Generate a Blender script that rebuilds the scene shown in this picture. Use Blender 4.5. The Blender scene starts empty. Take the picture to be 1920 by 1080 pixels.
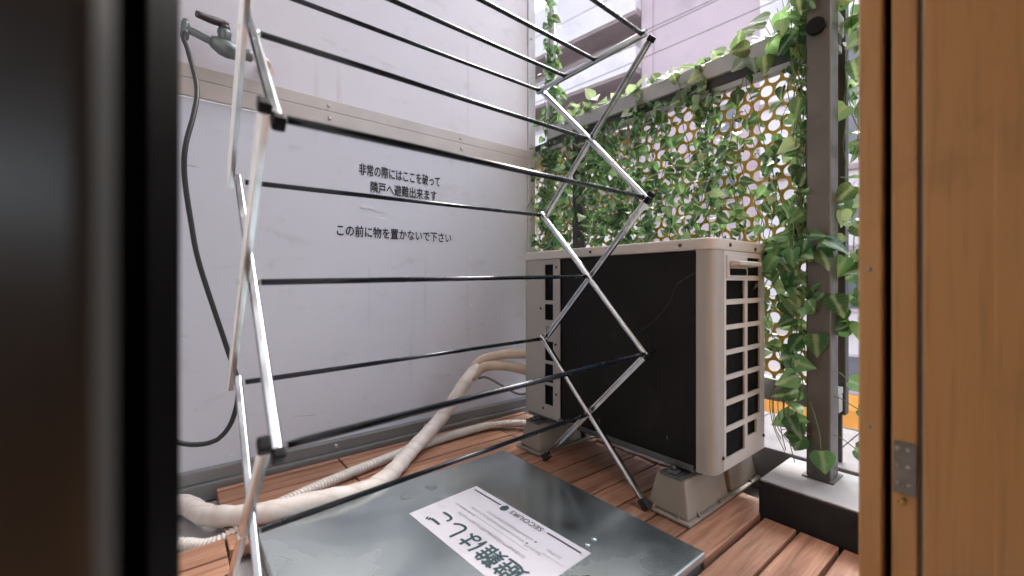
import bpy, bmesh, math, random
from mathutils import Vector, Matrix, noise

random.seed(7)
R = math.radians
scene = bpy.context.scene
COL = scene.collection

# ------------------------------------------------------------------ camera
CAM_H = 0.54
cam = bpy.data.cameras.new('camera')
cam.sensor_width = 36.0
cam.lens = 36.0 * 793.0 / 1920.0
cam.shift_y = -11.0 / 1920.0
cam.clip_start = 0.02
cam.clip_end = 500.0
cam.dof.use_dof = True
cam.dof.focus_distance = 1.25
cam.dof.aperture_fstop = 2.5
camo = bpy.data.objects.new('camera', cam)
COL.objects.link(camo)
camo.location = (0, 0, CAM_H)
camo.rotation_euler = (R(90), 0, math.atan2(990, 793) - R(90))
scene.camera = camo

# ------------------------------------------------------------------ sky, sun, exposure
SUN_EL, SUN_AZ = 50.0, 20.0          # azimuth measured from +X towards +Y
world = bpy.data.worlds.new('World')
scene.world = world
world.use_nodes = True
wn = world.node_tree.nodes
wl = world.node_tree.links
wn.clear()
w_out = wn.new('ShaderNodeOutputWorld')
w_bg = wn.new('ShaderNodeBackground')
w_sky = wn.new('ShaderNodeTexSky')
w_sky.sky_type = 'NISHITA'
w_sky.sun_disc = False
w_sky.sun_elevation = R(SUN_EL)
w_sky.sun_rotation = R(90.0 - SUN_AZ)
w_sky.air_density = 1.0
w_sky.dust_density = 6.0
w_sky.ozone_density = 1.0
w_hs = wn.new('ShaderNodeHueSaturation')
w_hs.inputs['Saturation'].default_value = 0.55
w_bg.inputs['Strength'].default_value = 0.15
wl.new(w_sky.outputs[0], w_hs.inputs['Color'])
wl.new(w_hs.outputs[0], w_bg.inputs['Color'])
wl.new(w_bg.outputs[0], w_out.inputs['Surface'])

sun = bpy.data.lights.new('sun', 'SUN')
sun.energy = 0.6
sun.angle = R(20)
sun.color = (1.0, 0.96, 0.93)
suno = bpy.data.objects.new('sun', sun)
COL.objects.link(suno)
sd = Vector((math.cos(R(SUN_EL)) * math.cos(R(SUN_AZ)), math.cos(R(SUN_EL)) * math.sin(R(SUN_AZ)), math.sin(R(SUN_EL))))
suno.rotation_euler = sd.to_track_quat('Z', 'Y').to_euler()
suno.location = (3, -2, 6)

scene.view_settings.view_transform = 'Standard'
scene.view_settings.look = 'None'
scene.view_settings.gamma = 1.0
scene.view_settings.exposure = 2.52
scene.cycles.max_bounces = 10
scene.cycles.diffuse_bounces = 5
scene.cycles.transparent_max_bounces = 12
scene.cycles.use_denoising = True

# ------------------------------------------------------------------ materials
class NT:
    def __init__(self, name):
        self.m = bpy.data.materials.new(name)
        self.m.use_nodes = True
        self.t = self.m.node_tree
        self.n = self.t.nodes
        self.b = self.n['Principled BSDF']
        self.out = self.n['Material Output']
        self.tc = self.n.new('ShaderNodeTexCoord')
    def link(self, a, b): self.t.links.new(a, b)
    def node(self, k, **kw):
        nd = self.n.new(k)
        for a, v in kw.items(): setattr(nd, a, v)
        return nd
    def noise(self, scale, detail=4, rough=0.55, stretch=None, coord='Object', dist=0.0):
        nd = self.node('ShaderNodeTexNoise')
        nd.inputs['Scale'].default_value = scale
        nd.inputs['Detail'].default_value = detail
        nd.inputs['Roughness'].default_value = rough
        nd.inputs['Distortion'].default_value = dist
        mp = self.node('ShaderNodeMapping')
        if stretch: mp.inputs['Scale'].default_value = stretch
        self.link(self.tc.outputs[coord], mp.inputs['Vector'])
        self.link(mp.outputs[0], nd.inputs['Vector'])
        return nd.outputs['Fac']
    def ramp(self, fac, stops):
        r = self.node('ShaderNodeValToRGB')
        e = r.color_ramp.elements
        while len(e) < len(stops): e.new(0.5)
        for i, (p, c) in enumerate(stops):
            e[i].position = p
            e[i].color = c if len(c) == 4 else (*c, 1)
        self.link(fac, r.inputs['Fac'])
        return r.outputs['Color']
    def mix(self, fac, a, b, mode='MIX'):
        m = self.node('ShaderNodeMix', data_type='RGBA', blend_type=mode)
        for s, v in (('Factor', fac), ('A', a), ('B', b)):
            i = [x for x in m.inputs if x.name == s and (x.type == 'RGBA' if s != 'Factor' else x.type == 'VALUE')][0]
            if isinstance(v, (int, float)): i.default_value = v
            elif isinstance(v, tuple): i.default_value = (*v, 1) if len(v) == 3 else v
            else: self.link(v, i)
        return [x for x in m.outputs if x.type == 'RGBA'][0]
    def math(self, op, a, b=0.0):
        m = self.node('ShaderNodeMath', operation=op)
        for i, v in enumerate((a, b)):
            if isinstance(v, (int, float)): m.inputs[i].default_value = v
            else: self.link(v, m.inputs[i])
        return m.outputs[0]
    def base(self, v):
        if isinstance(v, tuple): self.b.inputs['Base Color'].default_value = (*v, 1)
        else: self.link(v, self.b.inputs['Base Color'])
    def rough(self, v):
        if isinstance(v, (int, float)): self.b.inputs['Roughness'].default_value = v
        else: self.link(v, self.b.inputs['Roughness'])
    def metal(self, v): self.b.inputs['Metallic'].default_value = v
    def bump(self, h, strength=0.2, dist=0.002):
        bp = self.node('ShaderNodeBump')
        bp.inputs['Strength'].default_value = strength
        bp.inputs['Distance'].default_value = dist
        self.link(h, bp.inputs['Height'])
        self.link(bp.outputs[0], self.b.inputs['Normal'])

def simple(name, c, rough=0.5, metal=0.0, var=0.12, scale=14, bump=0.08):
    k = NT(name)
    lo = tuple(max(0, x * (1 - var)) for x in c)
    hi = tuple(min(1, x * (1 + var)) for x in c)
    f = k.noise(scale, 5)
    k.base(k.ramp(f, [(0.3, lo), (0.7, hi)]))
    k.rough(k.ramp(k.noise(scale * 2.3, 3), [(0.3, (max(0.02, rough - .07),) * 3), (0.7, (min(1, rough + .07),) * 3)]))
    k.metal(metal)
    if bump: k.bump(k.noise(scale * 9, 3), bump, 0.001)
    return k.m

M = {}
# partition board paint: faint scuffs, rust-brown drips on the upper board, scratches
def board(name, c, dirt, amount):
    k = NT(name)
    big = k.noise(1.6, 4, 0.6)
    base = k.ramp(big, [(0.25, tuple(x * .95 for x in c)), (0.75, tuple(min(1, x * 1.03) for x in c))])
    sc = k.noise(7.5, 9, 0.72, stretch=(1.0, 1.0, 1.9), dist=0.4)
    m1 = k.ramp(sc, [(0.56, (0, 0, 0)), (0.74, (amount,) * 3)])
    base = k.mix(m1, base, dirt)
    dr = k.noise(9.0, 3, 0.5, stretch=(3.2, 1, 0.12))
    dr2 = k.noise(2.0, 2)
    m2 = k.math('MULTIPLY', k.ramp(dr, [(0.62, (0, 0, 0)), (0.74, (amount * .8,) * 3)]), k.ramp(dr2, [(0.45, (0, 0, 0)), (0.6, (1, 1, 1))]))
    base = k.mix(m2, base, (dirt[0] * .9, dirt[1] * .75, dirt[2] * .65))
    # short scratches: pale and dark
    s1 = k.noise(26, 2, 0.4, stretch=(0.35, 1, 2.6), dist=1.2)
    m3 = k.ramp(s1, [(0.765, (0, 0, 0)), (0.80, (0.5, 0.5, 0.5))])
    base = k.mix(m3, base, (0.16, 0.15, 0.15))
    s2 = k.noise(17, 2, 0.4, stretch=(0.5, 1.3, 2.8), dist=0.8)
    m4 = k.ramp(s2, [(0.765, (0, 0, 0)), (0.79, (0.6, 0.6, 0.6))])
    base = k.mix(m4, base, (0.82, 0.81, 0.83))
    k.base(base)
    k.rough(k.ramp(k.noise(5, 5), [(0.3, (0.38,) * 3), (0.7, (0.56,) * 3)]))
    k.bump(k.noise(3.5, 3), 0.12, 0.004)
    return k.m
M['board_up'] = board('board_upper', (0.62, 0.595, 0.635), (0.36, 0.28, 0.24), 0.42)
M['board_low'] = board('board_lower', (0.57, 0.575, 0.63), (0.34, 0.31, 0.31), 0.38)
M['strip'] = simple('partition_strip', (0.45, 0.405, 0.375), 0.42, 0.1, 0.1, 6)
M['alu'] = simple('grey_aluminium', (0.22, 0.22, 0.22), 0.42, 0.5, 0.12, 5)
M['alu_light'] = simple('pale_aluminium', (0.55, 0.55, 0.58), 0.4, 0.35, 0.08, 5)
M['screw'] = simple('screw_steel', (0.42, 0.40, 0.38), 0.35, 0.9, 0.3, 90)
M['screw_dark'] = simple('dark_screw', (0.05, 0.045, 0.04), 0.5, 0.6, 0.3, 90)

def chrome():
    k = NT('chrome')
    k.base(k.ramp(k.noise(12, 3), [(0.3, (0.50, 0.525, 0.535)), (0.7, (0.60, 0.615, 0.63))]))
    k.metal(1.0)
    k.rough(k.ramp(k.noise(25, 3), [(0.3, (0.14,) * 3), (0.75, (0.24,) * 3)]))
    return k.m
M['chrome'] = chrome()
M['rod'] = simple('black_rod_coat', (0.006, 0.011, 0.016), 0.24, 0.3, 0.1, 12, 0)
M['blackplastic'] = simple('black_plastic', (0.005, 0.005, 0.006), 0.45, 0, 0.3, 40)
M['rubber'] = simple('black_rubber', (0.014, 0.014, 0.014), 0.7, 0, 0.3, 40)

def wood(name, cols, axis='x', scale=7, rough=0.5):
    k = NT(name)
    st = {'x': (0.10, 1.6, 1.6), 'z': (1.6, 1.6, 0.10)}[axis]
    g = k.noise(scale * 4, 8, 0.62, stretch=st, dist=0.6)
    gi = k.node('ShaderNodeNewGeometry')
    col = k.ramp(g, [(0.28, cols[0]), (0.5, cols[1]), (0.74, cols[2])])
    tone = k.ramp(gi.outputs['Random Per Island'], [(0.0, (0.72, 0.70, 0.68)), (1.0, (1.18, 1.14, 1.10))])
    col = k.mix(1.0, col, tone, 'MULTIPLY')
    st2 = k.noise(5, 5, 0.6)
    col = k.mix(k.ramp(st2, [(0.56, (0, 0, 0)), (0.74, (0.55,) * 3)]), col, tuple(x * .45 for x in cols[0]))
    fine = k.noise(scale * 26, 3, 0.5, stretch=tuple(s if s < 1 else s * 1.4 for s in st))
    col = k.mix(k.ramp(fine, [(0.52, (0, 0, 0)), (0.68, (0.35,) * 3)]), col, tuple(x * .6 for x in cols[0]))
    k.base(col)
    k.rough(k.ramp(st2, [(0.3, (rough - .1,) * 3), (0.7, (rough + .15,) * 3)]))
    k.bump(k.math('ADD', g, fine), 0.28, 0.0012)
    return k.m
M['deck'] = wood('deck_wood', ((0.14, 0.062, 0.036), (0.31, 0.158, 0.098), (0.47, 0.275, 0.182)), 'x')
M['jamb'] = wood('jamb_wood', ((0.455, 0.245, 0.088), (0.49, 0.267, 0.098), (0.525, 0.29, 0.110)), 'z', 3, 0.42)
M['gapgrey'] = simple('grey_gap_seal', (0.10, 0.115, 0.12), 0.6, 0, 0.1, 9)
M['doorbrown'] = simple('brown_door_varnish', (0.034, 0.036, 0.038), 0.30, 0.0, 0.2, 3, 0.02)
M['darkdoor'] = simple('dark_door', (0.0015, 0.0014, 0.0016), 0.45, 0.0, 0.3, 4, 0.02)

def concrete(name, a, b, scale=9, rough=0.8):
    k = NT(name)
    f = k.noise(scale, 9, 0.66)
    col = k.ramp(f, [(0.3, a), (0.7, b)])
    st = k.noise(scale * .4, 6, 0.6)
    col = k.mix(k.ramp(st, [(0.55, (0, 0, 0)), (0.75, (0.6,) * 3)]), col, tuple(x * .5 for x in a))
    k.base(col); k.rough(rough)
    k.bump(k.noise(scale * 12, 6), 0.3, 0.002)
    return k.m
M['floor'] = concrete('balcony_concrete', (0.42, 0.41, 0.42), (0.58, 0.57, 0.58))
M['plinth'] = concrete('plinth_shaded_side', (0.012, 0.013, 0.016), (0.022, 0.024, 0.028), 14)  # dark side colour carries the shade on the plinth front
M['plinth_top'] = concrete('plinth_lit_top', (0.20, 0.21, 0.215), (0.29, 0.285, 0.295), 7)  # pale counterpart for the plinth top, sky light put into the colour
M['curb'] = concrete('curb_paint', (0.15, 0.146, 0.154), (0.19, 0.185, 0.195), 12)
M['roomwall'] = concrete('warm_room_paint', (0.60, 0.52, 0.42), (0.66, 0.58, 0.48), 3)
M['wall_and_shade_slab'] = concrete('wall_and_shade_slab_paint', (0.50, 0.48, 0.48), (0.58, 0.56, 0.56), 6)

def steel():
    k = NT('worn_steel_lid')
    cl = k.noise(3.0, 5, 0.48, dist=0.8)
    cl2 = k.noise(8, 5, 0.5, stretch=(.4, 1.3, 1), dist=0.3)
    f = k.math('ADD', k.math('MULTIPLY', cl, 0.87), k.math('MULTIPLY', cl2, 0.13))
    col = k.ramp(f, [(0.30, (0.36, 0.42, 0.425)), (0.50, (0.47, 0.535, 0.545)), (0.70, (0.50, 0.545, 0.555))])
    sp = k.noise(60, 3, 0.5)
    col = k.mix(k.ramp(sp, [(0.74, (0, 0, 0)), (0.80, (0.15,) * 3)]), col, (0.18, 0.16, 0.14))
    k.base(col)
    k.link(k.ramp(f, [(0.32, (1, 1, 1)), (0.50, (0.86,) * 3), (0.68, (0.66,) * 3)]), k.b.inputs['Metallic'])
    k.rough(k.ramp(f, [(0.30, (0.15,) * 3), (0.50, (0.23,) * 3), (0.70, (0.33,) * 3)]))
    k.bump(k.noise(4, 3), 0.08, 0.006)
    return k.m
M['steel'] = steel()
M['sticker'] = simple('sticker_film', (0.56, 0.545, 0.59), 0.38, 0, 0.03, 5, 0.02)
M['ink_teal'] = simple('dark_teal_ink', (0.022, 0.062, 0.070), 0.4, 0, 0.15, 60, 0)
M['ink_black'] = simple('black_ink', (0.015, 0.018, 0.022), 0.4, 0, 0.15, 60, 0)
M['ink_grey'] = simple('faded_grey_ink', (0.47, 0.45, 0.48), 0.4, 0, 0.15, 160, 0)
M['tape'] = simple('old_tape', (0.60, 0.58, 0.62), 0.3, 0, 0.05, 10, 0.02)

def stencil(name, lo, hi):
    k = NT(name)
    k.base((0.010, 0.011, 0.014)); k.rough(0.7)
    tr = k.node('ShaderNodeBsdfTransparent')
    mx = k.node('ShaderNodeMixShader')
    f = k.noise(75, 3, 0.55)
    g = k.noise(9, 2)
    k.link(k.ramp(k.mix(0.35, f, g), [(lo, (0, 0, 0)), (hi, (1, 1, 1))]), mx.inputs[0])
    k.link(tr.outputs[0], mx.inputs[1]); k.link(k.b.outputs[0], mx.inputs[2])
    k.link(mx.outputs[0], k.out.inputs['Surface'])
    return k.m
M['stencil_worn'] = stencil('worn_stencil_paint', 0.31, 0.38)
M['stencil'] = stencil('stencil_paint', 0.27, 0.33)

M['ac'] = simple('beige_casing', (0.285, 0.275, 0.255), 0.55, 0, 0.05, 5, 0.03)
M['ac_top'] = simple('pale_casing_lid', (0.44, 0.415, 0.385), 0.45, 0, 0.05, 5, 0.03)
M['ac_grille_lit'] = simple('grille_lit_side', (0.44, 0.435, 0.43), 0.5, 0, 0.05, 5, 0.03)  # paler than the casing: outside light on this side put into the colour
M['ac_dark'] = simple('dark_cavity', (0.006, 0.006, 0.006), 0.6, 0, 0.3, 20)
def fins():
    k = NT('coil_fins')
    w = k.node('ShaderNodeTexWave', wave_type='BANDS', bands_direction='Y')
    w.inputs['Scale'].default_value = 95
    k.link(k.tc.outputs['Object'], w.inputs['Vector'])
    col = k.ramp(w.outputs['Fac'], [(0.2, (0.002, 0.002, 0.002)), (0.8, (0.017, 0.0155, 0.0155))])
    d = k.noise(11, 8, 0.65)
    col = k.mix(k.ramp(d, [(0.60, (0, 0, 0)), (0.82, (0.35,) * 3)]), col, (0.05, 0.042, 0.038))
    sp = k.noise(55, 2, 0.4, stretch=(1, 1, .5))
    col = k.mix(k.ramp(sp, [(0.765, (0, 0, 0)), (0.79, (0.8,) * 3)]), col, (0.16, 0.13, 0.11))
    k.base(col); k.rough(0.62)
    k.bump(w.outputs['Fac'], 0.3, 0.001)
    return k.m
M['fins'] = fins()
M['scratch'] = simple('bare_scratch', (0.055, 0.05, 0.045), 0.6, 0, .2, 60)
M['block'] = simple('beige_foot_plastic', (0.235, 0.21, 0.175), 0.55, 0, 0.07, 12, 0.08)
M['bracket'] = simple('grey_bracket', (0.10, 0.105, 0.105), 0.5, 0.6, 0.25, 20)

def pipewrap():
    k = NT('pipe_wrap_tape')
    w = k.node('ShaderNodeTexWave', wave_type='BANDS', bands_direction='DIAGONAL')
    w.inputs['Scale'].default_value = 9; w.inputs['Distortion'].default_value = 2.5; w.inputs['Detail'].default_value = 2
    k.link(k.tc.outputs['Object'], w.inputs['Vector'])
    f = k.noise(22, 5)
    col = k.ramp(f, [(0.3, (0.52, 0.46, 0.41)), (0.7, (0.68, 0.63, 0.60))])
    col = k.mix(k.ramp(w.outputs['Fac'], [(0.0, (0.22,) * 3), (0.12, (0, 0, 0))]), col, (0.35, 0.27, 0.19))
    k.base(col); k.rough(0.55)
    k.bump(k.math('ADD', w.outputs['Fac'], f), 0.25, 0.002)
    return k.m
M['pipe'] = pipewrap()
for n_, sp_ in (('darkdoor', 0.04), ('blackplastic', 0.12), ('curb', 0.05), ('plinth_top', 0.1), ('plinth', 0.15), ('fins', 0.15), ('ac_dark', 0.05)):
    M[n_].node_tree.nodes['Principled BSDF'].inputs['Specular IOR Level'].default_value = sp_
M['pipe_bare'] = simple('tan_insulation', (0.44, 0.35, 0.27), 0.6, 0, 0.12, 18, 0.2)
M['drain'] = simple('pale_corrugated_plastic', (0.60, 0.56, 0.52), 0.5, 0, 0.08, 20)
M['hose'] = simple('black_hose_rubber', (0.007, 0.009, 0.010), 0.5, 0, 0.2, 30, 0.03)
M['cable'] = simple('grey_cable_sheath', (0.16, 0.15, 0.15), 0.5, 0, 0.1, 30, 0.03)
M['brass'] = simple('weathered_tap_metal', (0.16, 0.185, 0.18), 0.36, 0.6, 0.2, 40)
M['tap_handle'] = simple('dark_tap_lever', (0.05, 0.036, 0.036), 0.4, 0.3, 0.25, 40)
M['copper'] = simple('pinkish_pipe', (0.62, 0.48, 0.44), 0.4, 0.3, 0.1, 30)
M['hinge'] = simple('dull_hinge', (0.19, 0.185, 0.165), 0.4, 0.7, 0.2, 60)
M['gold'] = simple('brass_knob', (0.55, 0.36, 0.12), 0.25, 1.0, 0.15, 60)
M['mustard'] = simple('mustard_powder_coat', (0.50, 0.345, 0.06), 0.45, 0.1, 0.1, 10, 0.05)
M['rail'] = simple('grey_rail_coat', (0.33, 0.345, 0.345), 0.4, 0.35, 0.12, 9)
M['post'] = simple('grey_post_coat', (0.075, 0.072, 0.067), 0.42, 0.3, 0.12, 9)
M['rail_dark'] = simple('dark_rail_channel', (0.045, 0.045, 0.045), 0.5, 0.3, 0.2, 9)
M['downpipe'] = simple('grey_downpipe', (0.28, 0.29, 0.30), 0.45, 0, 0.1, 9)

def leafmat(name, dark, mid, light, pale):
    k = NT(name)
    gi = k.node('ShaderNodeNewGeometry')
    uv = k.node('ShaderNodeSeparateXYZ')
    k.link(k.tc.outputs['UV'], uv.inputs[0])
    tone = k.ramp(gi.outputs['Random Per Island'], [(0.0, dark), (0.5, mid), (0.85, light), (1.0, pale)])
    ay = k.math('ABSOLUTE', k.math('SUBTRACT', uv.outputs['Y'], 0.5))
    n = k.noise(60, 4)
    vein = k.math('ADD', ay, k.math('MULTIPLY', k.math('SUBTRACT', n, 0.5), 0.22))
    m = k.ramp(vein, [(0.02, (0.5,) * 3), (0.13, (0, 0, 0))])
    col = k.mix(m, tone, pale)
    w = k.node('ShaderNodeTexWave', wave_type='BANDS', bands_direction='X')
    w.inputs['Scale'].default_value = 2.2; w.inputs['Distortion'].default_value = 1.0
    k.link(k.tc.outputs['UV'], w.inputs['Vector'])
    k.link(k.mix(k.ramp(w.outputs['Fac'], [(0.8, (0, 0, 0)), (1.0, (0.3,) * 3)]), col, light), k.b.inputs['Base Color'])
    k.rough(0.26)
    tl = k.node('ShaderNodeBsdfTranslucent')
    k.link(k.mix(0.35, col, (0.30, 0.42, 0.10)), tl.inputs['Color'])
    mx = k.node('ShaderNodeMixShader'); mx.inputs[0].default_value = 0.42
    k.link(k.b.outputs[0], mx.inputs[1]); k.link(tl.outputs[0], mx.inputs[2])
    k.link(mx.outputs[0], k.out.inputs['Surface'])
    return k.m
M['leaf'] = leafmat('ivy_leaf', (0.005, 0.034, 0.018), (0.028, 0.130, 0.054), (0.13, 0.32, 0.125), (0.42, 0.56, 0.34))
M['leaf_pale'] = leafmat('pale_ivy_leaf', (0.05, 0.10, 0.05), (0.14, 0.22, 0.13), (0.30, 0.38, 0.25), (0.5, 0.56, 0.42))
M['stem'] = simple('ivy_stem', (0.10, 0.14, 0.055), 0.5, 0, 0.3, 60)

M['pinkwall'] = concrete('pink_render', (0.51, 0.415, 0.445), (0.555, 0.45, 0.48), 0.8)
M['palewall'] = concrete('pale_render', (0.70, 0.655, 0.665), (0.76, 0.71, 0.72), 0.8)
M['soffit'] = concrete('balcony_soffit', (0.36, 0.29, 0.29), (0.42, 0.34, 0.34), 1.2)
M['winglass'] = simple('window_glass', (0.16, 0.17, 0.19), 0.08, 0.0, 0.2, 1)
M['winframe'] = simple('window_frame', (0.62, 0.55, 0.57), 0.4, 0.2, 0.08, 2)
M['orange'] = simple('orange_awning', (0.80, 0.34, 0.06), 0.6, 0, 0.08, 2)
M['asphalt'] = concrete('asphalt', (0.10, 0.10, 0.11), (0.14, 0.14, 0.15), 2)
M['pavement'] = concrete('pavement_slabs', (0.42, 0.40, 0.41), (0.52, 0.50, 0.50), 1)
M['wire'] = simple('wire_sheath', (0.10, 0.09, 0.10), 0.6)

# ------------------------------------------------------------------ mesh helpers
class MB:
    def __init__(self):
        self.bm = bmesh.new()
        self.uv = self.bm.loops.layers.uv.new('UVMap')
    def merge(self, other):
        me = bpy.data.meshes.new('tmp'); other.to_mesh(me); self.bm.from_mesh(me); bpy.data.meshes.remove(me); other.free()
    def box(self, x0, x1, y0, y1, z0, z1, bev=0.0, seg=2, mat=None):
        b = bmesh.new()
        bmesh.ops.create_cube(b, size=1)
        for v in b.verts:
            v.co = Vector(((x0 + x1) / 2 + v.co.x * (x1 - x0), (y0 + y1) / 2 + v.co.y * (y1 - y0), (z0 + z1) / 2 + v.co.z * (z1 - z0)))
        if bev: bmesh.ops.bevel(b, geom=b.edges[:], offset=bev, segments=seg, affect='EDGES', profile=0.6)
        if mat is not None: bmesh.ops.transform(b, matrix=mat, verts=b.verts)
        self.merge(b); return self
    def tube(self, pts, r, seg=10, cap=True, rfun=None):
        bm = self.bm
        n = len(pts); pts = [Vector(p) for p in pts]
        prev = None; rings = []
        for i, p in enumerate(pts):
            t = (pts[min(i + 1, n - 1)] - pts[max(i - 1, 0)]).normalized()
            if prev is None:
                a = Vector((0, 0, 1)) if abs(t.z) < 0.9 else Vector((1, 0, 0))
                u = t.cross(a).normalized()
            else:
                u = (prev - t * prev.dot(t)).normalized()
            prev = u; w = t.cross(u)
            rr = rfun(i, n) if rfun else r
            rings.append([bm.verts.new(p + (u * math.cos(2 * math.pi * k / seg) + w * math.sin(2 * math.pi * k / seg)) * rr) for k in range(seg)])
        for a, b in zip(rings, rings[1:]):
            for k in range(seg):
                f = bm.faces.new((a[k], a[(k + 1) % seg], b[(k + 1) % seg], b[k])); f.smooth = True
        if cap:
            bm.faces.new(rings[0][::-1]); bm.faces.new(rings[-1])
        return self
    def cyl(self, p0, p1, r, seg=16, r1=None):
        p0 = Vector(p0); p1 = Vector(p1)
        self.tube([p0, p1], r, seg, True, (lambda i, n: r if i == 0 else (r1 if r1 is not None else r)))
        return self
    def dome(self, p, nrm, r, h):           # small screw head
        p = Vector(p); nrm = Vector(nrm).normalized()
        self.tube([p, p + nrm * h * .6, p + nrm * h], r, 12, True, lambda i, n: (r, r * .85, r * .45)[i]); return self
    def prism(self, poly, axis_o, ax, ay, az, depth, bev=0):
        """poly (a,b) in the plane ax,ay at axis_o, extruded along az by depth"""
        b = bmesh.new(); o = Vector(axis_o); ax = Vector(ax); ay = Vector(ay); az = Vector(az)
        lo = [b.verts.new(o + ax * p[0] + ay * p[1]) for p in poly]
        hi = [b.verts.new(o + ax * p[0] + ay * p[1] + az * depth) for p in poly]
        n = len(poly)
        b.faces.new(lo[::-1]); b.faces.new(hi)
        for i in range(n): b.faces.new((lo[i], lo[(i + 1) % n], hi[(i + 1) % n], hi[i]))
        bmesh.ops.recalc_face_normals(b, faces=b.faces[:])
        if bev: bmesh.ops.bevel(b, geom=b.edges[:], offset=bev, segments=2, affect='EDGES', profile=0.6)
        self.merge(b); return self
    def frustum(self, x0, x1, y0, y1, z0, X0, X1, Y0, Y1, z1, bev=0.004):
        b = bmesh.new()
        lo = [b.verts.new(p) for p in ((x0, y0, z0), (x1, y0, z0), (x1, y1, z0), (x0, y1, z0))]
        hi = [b.verts.new(p) for p in ((X0, Y0, z1), (X1, Y0, z1), (X1, Y1, z1), (X0, Y1, z1))]
        b.faces.new(lo[::-1]); b.faces.new(hi)
        for i in range(4): b.faces.new((lo[i], lo[(i + 1) % 4], hi[(i + 1) % 4], hi[i]))
        if bev: bmesh.ops.bevel(b, geom=b.edges[:], offset=bev, segments=2, affect='EDGES', profile=0.6)
        self.merge(b); return self
    def build(self, name, mat, parent=None, smooth=None):
        me = bpy.data.meshes.new(name)
        off = origin(parent) if parent else Vector((0, 0, 0))
        bmesh.ops.translate(self.bm, vec=-off, verts=self.bm.verts)
        if smooth is not None:
            for f in self.bm.faces: f.smooth = smooth
        self.bm.to_mesh(me); self.bm.free()
        o = bpy.data.objects.new(name, me); COL.objects.link(o)
        me.materials.append(mat)
        if parent: o.parent = parent
        return o

ORI = {}
def origin(o):
    while o.parent is not None: o = o.parent
    return o.location.copy()
def tag(o, label=None, cat=None, group=None, kind=None):
    if label: o['label'] = label
    if cat: o['category'] = cat
    if group: o['group'] = group
    if kind: o['kind'] = kind
    return o
def thing(name, loc, label, cat, group=None):
    o = bpy.data.objects.new(name, None); o.empty_display_size = 0.05
    COL.objects.link(o); o.location = loc
    return tag(o, label, cat, group)
def structure(o): o['kind'] = 'structure'; return o
def copy_tree(o, parent=None):
    c = o.copy(); COL.objects.link(c)
    if parent: c.parent = parent
    for ch in list(o.children): copy_tree(ch, c)
    return c
def spline(pts, step=0.01):
    P = [Vector(p) for p in pts]; P = [P[0] * 2 - P[1]] + P + [P[-1] * 2 - P[-2]]
    out = []
    for i in range(1, len(P) - 2):
        a, b, c, d = P[i - 1:i + 3]
        n = max(2, int((c - b).length / step))
        for k in range(n):
            t = k / n
            out.append(0.5 * ((2 * b) + (c - a) * t + (2 * a - 5 * b + 4 * c - d) * t * t + (3 * b - a - 3 * c + d) * t ** 3))
    out.append(P[-2]); return out

def lettering(text, name, mat, o, ax, ay, width=None, height=None, parent=None, center=True, shear=0.0, bold=0.020):
    """flat lettering as a mesh: centred on o, x axis ax, y axis ay, fitted to width/height (metres)"""
    cu = bpy.data.curves.new(name, 'FONT'); cu.body = text; cu.size = 1.0; cu.shear = shear
    cu.resolution_u = 3
    t = bpy.data.objects.new('tmp_text', cu); COL.objects.link(t)
    dg = bpy.context.evaluated_depsgraph_get()
    me = bpy.data.meshes.new_from_object(t.evaluated_get(dg))
    bpy.data.objects.remove(t); bpy.data.curves.remove(cu)
    xs = [v.co.x for v in me.vertices]; ys = [v.co.y for v in me.vertices]
    cx, cy = (min(xs) + max(xs)) / 2, (min(ys) + max(ys)) / 2
    sx = width / (max(xs) - min(xs)) if width else None
    sy = height / (max(ys) - min(ys)) if height else sx
    sx = sx or sy
    ax = Vector(ax).normalized(); ay = Vector(ay).normalized(); o = Vector(o)
    off = origin(parent) if parent else Vector()
    for v in me.vertices: v.co = o + ax * ((v.co.x - cx) * sx) + ay * ((v.co.y - cy) * sy) - off
    if bold:                                  # heavier strokes: shifted layers of the same glyphs, 0.06 mm apart
        nz = ax.cross(ay); b0 = bmesh.new(); b0.from_mesh(me); bm_ = bmesh.new(); bm_.from_mesh(me)
        for i, (da, db) in enumerate(((bold, 0), (-bold, 0), (0, bold), (0, -bold)), 1):
            c_ = b0.copy(); bmesh.ops.translate(c_, vec=ax * (da * sx) + ay * (db * sy) + nz * (0.00006 * i), verts=c_.verts)
            t_ = bpy.data.meshes.new('tmp'); c_.to_mesh(t_); bm_.from_mesh(t_); bpy.data.meshes.remove(t_); c_.free()
        bm_.to_mesh(me); bm_.free(); b0.free()
    ob = bpy.data.objects.new(name, me); COL.objects.link(ob)
    me.materials.clear(); me.materials.append(mat)
    if parent: ob.parent = parent
    ob.name = name; me.name = name
    return ob

# ------------------------------------------------------------------ setting: balcony floor, curb, deck, sky-shading slab, street
structure(MB().box(-1.6, 1.62, -2.6, 3.2, -0.20, -0.036).build('balcony_floor', M['floor']))
cb = MB()
for i in range(24):
    y0 = -2.6 + i * 0.245
    cb.box(1.268, 1.62, y0, y0 + 0.2425, -0.036, 0.088, 0.004)
structure(cb.build('curb', M['curb']))

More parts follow.
